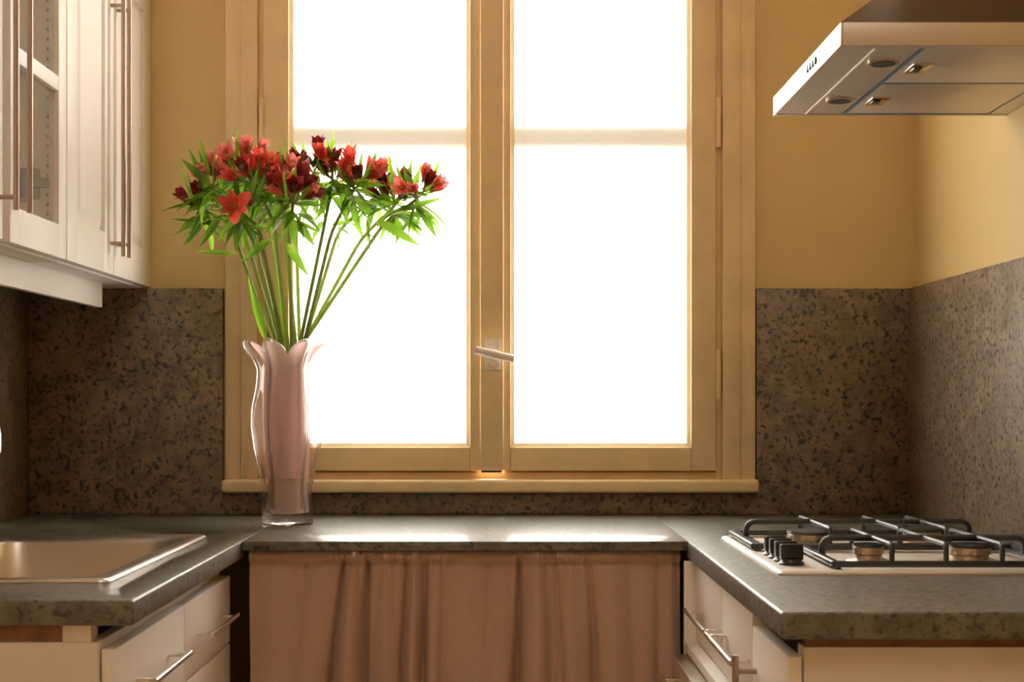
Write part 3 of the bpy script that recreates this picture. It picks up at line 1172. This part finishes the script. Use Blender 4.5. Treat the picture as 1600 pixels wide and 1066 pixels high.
def stamen_mesh():
    b = MB()
    for k in range(5):
        a = 2 * PI * k / 5
        b.tube([(0, 0, 0), (.0025 * math.cos(a), .0025 * math.sin(a), .015), (.005 * math.cos(a), .005 * math.sin(a), .028)], [.0006, .0005, .001], 5)
    b.lathe([(.0012, -.010), (.0036, -.004), (.004, .0), (.003, .004)], (0, 0, 0), 10)
    bmesh.ops.recalc_face_normals(b.bm, faces=b.bm.faces)
    me = bpy.data.meshes.new('flower_centre')
    b.bm.to_mesh(me)
    b.bm.free()
    me.materials.append(M['stem'])
    return me


CENTRE = stamen_mesh()
bb = MB()
bb.lathe([(.0015, 0), (.0045, .004), (.0065, .012), (.0055, .020), (.0018, .027)], (0, 0, 0), 10)
bmesh.ops.recalc_face_normals(bb.bm, faces=bb.bm.faces)
BUD = bpy.data.meshes.new('flower_bud')
bb.bm.to_mesh(BUD)
bb.bm.free()
for p_ in BUD.polygons:
    p_.use_smooth = True
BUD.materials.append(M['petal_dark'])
BUDG = BUD.copy()
BUDG.materials.clear()
BUDG.materials.append(M['leaf'])


def frame(d, up=Vector((0, 0, 1)), roll=0.0):
    """matrix whose x axis runs along d"""
    x = Vector(d).normalized()
    if abs(x.dot(up)) > .98:
        up = Vector((0, 1, 0))
    y = up.cross(x).normalized()
    z = x.cross(y)
    m_ = Matrix((x, y, z)).transposed().to_4x4()
    return m_ @ Matrix.Rotation(roll, 4, 'X')


def put(name, mesh, parent, mat):
    o = bpy.data.objects.new(name, mesh)
    COL.objects.link(o)
    o.parent = parent
    o.matrix_local = mat
    return o


def add_leaf(root, p, d, length, width, kind=None, roll=None):
    k = random.choice((0, 0, 1, 1, 2, 3)) if kind is None else kind
    rl = random.uniform(-.7, .7) if roll is None else roll
    L = Matrix.Translation(Vector(p) - root.location) @ frame(d, roll=rl) @ Matrix.Diagonal((length, width, length, 1))
    return put('leaf', LEAVES[k], root, L)


def leaf_px(root, a, c, y, width, kind=0, dy=0, roll=0.3):
    p, q = at(a[0], a[1], y), at(c[0], c[1], y + dy)
    d = q - p
    add_leaf(root, p, d, d.length, width, kind, roll)


def add_flower(root, p, d, size, col, n=6, openness=None):
    d = Vector(d).normalized()
    op = random.uniform(.50, .85) if openness is None else openness
    q = d.to_track_quat('Z', 'Y').to_matrix().to_4x4()
    f = put('flower', CENTRE, root, Matrix.Translation(Vector(p) - root.location) @ q @ Matrix.Rotation(random.uniform(0, 6), 4, 'Z'))
    for k in range(n):
        a = 2 * PI * k / n
        me = PET[col][k % 2]
        s = size * random.uniform(.92, 1.06)
        tilt = -(PI / 2 - op * random.uniform(.85, 1.15) * (1 if k % 2 == 0 else .85))
        mm = Matrix.Rotation(a, 4, 'Z') @ Matrix.Translation((.0025, 0, 0)) @ Matrix.Rotation(tilt, 4, 'Y') @ Matrix.Rotation(random.uniform(-.15, .15), 4, 'X') @ Matrix.Diagonal((s, s, s, 1))
        put('petal', me, f, mm)
    return f


def bez(a, b_, c, d, n):
    out = []
    for i in range(n + 1):
        t_ = i / n
        u = 1 - t_
        out.append(a * u ** 3 + b_ * 3 * u * u * t_ + c * 3 * u * t_ * t_ + d * t_ ** 3)
    return out


# (mouth px, mid px, head px, head depth offset, colour, flowers, buds, leaves, label)
STEMS = [
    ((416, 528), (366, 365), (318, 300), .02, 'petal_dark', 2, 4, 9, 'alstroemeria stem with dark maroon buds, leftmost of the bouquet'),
    ((430, 528), (384, 368), (332, 268), -.02, 'petal_pink', 3, 2, 8, 'alstroemeria with an upright pink-red flower, second from left at the top'),
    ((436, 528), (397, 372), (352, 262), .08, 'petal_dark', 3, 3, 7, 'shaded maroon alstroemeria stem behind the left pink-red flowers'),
    ((440, 530), (408, 372), (378, 305), -.10, 'petal', 1, 1, 5, 'short alstroemeria with one low open orange-red flower facing forward'),
    ((444, 532), (424, 372), (384, 245), .00, 'petal_pink', 6, 1, 7, 'alstroemeria with the tallest pink-red cluster, left of centre at the top'),
    ((449, 535), (432, 372), (405, 268), -.06, 'petal', 6, 1, 6, 'alstroemeria with a large bright red cluster left of centre'),
    ((462, 540), (446, 376), (440, 270), -.03, 'petal', 5, 1, 6, 'bright red alstroemeria cluster in front of the left pane edge'),
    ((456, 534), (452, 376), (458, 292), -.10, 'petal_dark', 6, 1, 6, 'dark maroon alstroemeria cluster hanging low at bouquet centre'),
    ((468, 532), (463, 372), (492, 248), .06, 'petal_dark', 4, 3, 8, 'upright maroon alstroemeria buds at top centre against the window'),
    ((470, 532), (500, 385), (520, 258), .00, 'petal', 3, 2, 9, 'alstroemeria with a small red flower above dense leaves, right of centre'),
    ((484, 532), (514, 378), (553, 268), -.03, 'petal', 5, 1, 8, 'alstroemeria with a bright red cluster right of centre'),
    ((488, 532), (524, 376), (585, 280), .07, 'petal_pink', 4, 2, 8, 'backlit alstroemeria with red flowers, third from the right'),
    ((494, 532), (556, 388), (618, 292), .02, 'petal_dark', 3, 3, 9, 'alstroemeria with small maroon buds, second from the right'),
    ((500, 532), (588, 366), (650, 284), -.02, 'petal_pink', 5, 1, 9, 'pale pink-red alstroemeria, rightmost of the bouquet'),
]
roots = []
base_rng = random.Random(11)
for i, (m0, m1, hp, dy, colr, nf, nb, nl, lab) in enumerate(STEMS):
    ang = base_rng.uniform(0, 2 * PI)
    foot = Vector((VX + .022 * math.cos(2.4 * i) * (.4 + .6 * (i % 3) / 2), VY + .022 * math.sin(2.4 * i) * (.4 + .6 * (i % 3) / 2), ZW + .032))
    ym = VY + dy * .25
    P1 = at(m0[0], m0[1], ym)
    # keep the stem inside the mouth of the lining
    v = P1 - Vector((VX, VY, P1.z)); v.z = 0
    lim = .040
    if v.length > lim:
        v *= lim / v.length
        P1 = Vector((VX + v.x, VY + v.y, P1.z))
    P2 = at(m1[0], m1[1], VY + dy * .7)
    P3 = at(hp[0], hp[1] + 28, VY + dy)
    root = thing('alstroemeria', foot, lab, 'flower', 'alstroemeria stems in the vase')
    roots.append(root)
    pts = [foot, foot.lerp(P1, .5)] + bez(P1, P1.lerp(P2, .35), P2.lerp(P1, .25), P2, 6) + bez(P2, P2 + (P2 - P1) * .18, P3.lerp(P2, .35), P3, 5)[1:]
    nP = len(pts)
    b = MB()
    b.tube(pts, [.0046 - .0012 * k / nP for k in range(nP)], 8)
    # pedicels
    ends = []
    lean = (P3 - P2).normalized()
    R_ = random.Random(100 + i)
    if nf > 1:
        nf = int(nf * 1.7) + 1
    for k in range(nf + nb):
        a = 2.4 * k + R_.uniform(-.3, .3) + i
        spread = R_.uniform(.45, 1.0) if k else .2
        if nf == 1 and k == 0:
            dirv = Vector((-.1, -1, .15))
        else:
            dirv = Vector((math.cos(a) * spread, math.sin(a) * spread * .9, R_.uniform(.10, .95))) + lean * .2
        dirv.normalize()
        L_ = R_.uniform(.026, .058)
        e_ = P3 + dirv * L_
        b.tube([P3, P3.lerp(e_, .5) + Vector((0, 0, .004)), e_], [.0013, .0012, .0014], 6)
        ends.append((e_, dirv, k))
    st = b.build('stem', M['stem'], root, True)
    for e_, dirv, k in ends:
        if k < nf:
            dd = dirv.copy()
            dd.y -= .35
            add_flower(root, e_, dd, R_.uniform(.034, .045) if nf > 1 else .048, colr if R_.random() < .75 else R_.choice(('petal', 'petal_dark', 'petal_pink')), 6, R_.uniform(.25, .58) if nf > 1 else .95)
        else:
            q = dirv.to_track_quat('Z', 'Y').to_matrix().to_4x4()
            put('bud', BUD if k % 3 else BUDG, root, Matrix.Translation(e_ - root.location) @ q @ Matrix.Diagonal((1, 1, R_.uniform(.8, 1.2), 1)))
    # whorl of leaves under the umbel, a few upright ones through it, a few down the stem
    random.seed(40 + i)
    side = (hp[0] - 460) / 200
    nl2 = nl + 10
    for k in range(nl2):
        a = 2 * PI * k / nl2 + R_.uniform(-.4, .4)
        dv = Vector((math.cos(a) + side * .35, math.sin(a) * .9, R_.uniform(-1.1, .35)))
        add_leaf(root, P3 + Vector((0, 0, R_.uniform(-.035, .012))), dv, R_.uniform(.06, .105), R_.uniform(.014, .023))
    for k in range(7):
        a = R_.uniform(0, 2 * PI)
        dv = Vector((math.cos(a) * .45, math.sin(a) * .45, 1))
        add_leaf(root, P3 + Vector((math.cos(a) * .02, math.sin(a) * .02, R_.uniform(.0, .02))), dv, R_.uniform(.06, .105), R_.uniform(.009, .015), 0, R_.uniform(0, 6))
    for k in range(2):
        q = P2.lerp(P3, R_.uniform(.2, .8))
        a = R_.uniform(0, 2 * PI)
        dv = Vector((math.cos(a) + side * .5, math.sin(a), R_.uniform(-.5, .2)))
        add_leaf(root, q, dv, R_.uniform(.05, .085), R_.uniform(.010, .016))

# leaves that stand out in the photo
leaf_px(roots[1], (369, 398), (305, 391), VY - .03, .012, 0, -.01, .9)
leaf_px(roots[3], (423, 374), (374, 409), VY - .09, .020, 0, -.01, 1.0)
leaf_px(roots[7], (448, 380), (483, 432), VY - .09, .020, 0, -.01, 1.2)
leaf_px(roots[0], (415, 534), (388, 425), VY - .012, .020, 0, -.005, 1.35)
leaf_px(roots[13], (588, 345), (658, 383), VY - .04, .024, 0, -.02, .9)
leaf_px(roots[13], (630, 330), (692, 307), VY - .04, .016, 0, -.02, .8)
leaf_px(roots[13], (622, 333), (688, 341), VY - .02, .013, 0, .0, .8)
leaf_px(roots[12], (572, 342), (580, 405), VY - .05, .020, 0, .0, 1.2)
leaf_px(roots[11], (530, 345), (528, 402), VY + .02, .020, 0, .0, 1.3)
leaf_px(roots[9], (490, 350), (487, 392), VY + .02, .018, 0, .0, 1.3)
leaf_px(roots[0], (348, 335), (308, 388), VY - .05, .018, 0, -.02, 1.1)
leaf_px(roots[0], (322, 325), (292, 372), VY - .03, .016, 0, -.02, 1.1)
leaf_px(roots[1], (318, 350), (284, 384), VY + .01, .016, 0, -.02, 1.0)
leaf_px(roots[0], (330, 290), (282, 246), VY - .06, .020, 0, -.02, .9)
leaf_px(roots[2], (345, 350), (340, 362), VY + .03, .010, 0, -.02, .9)
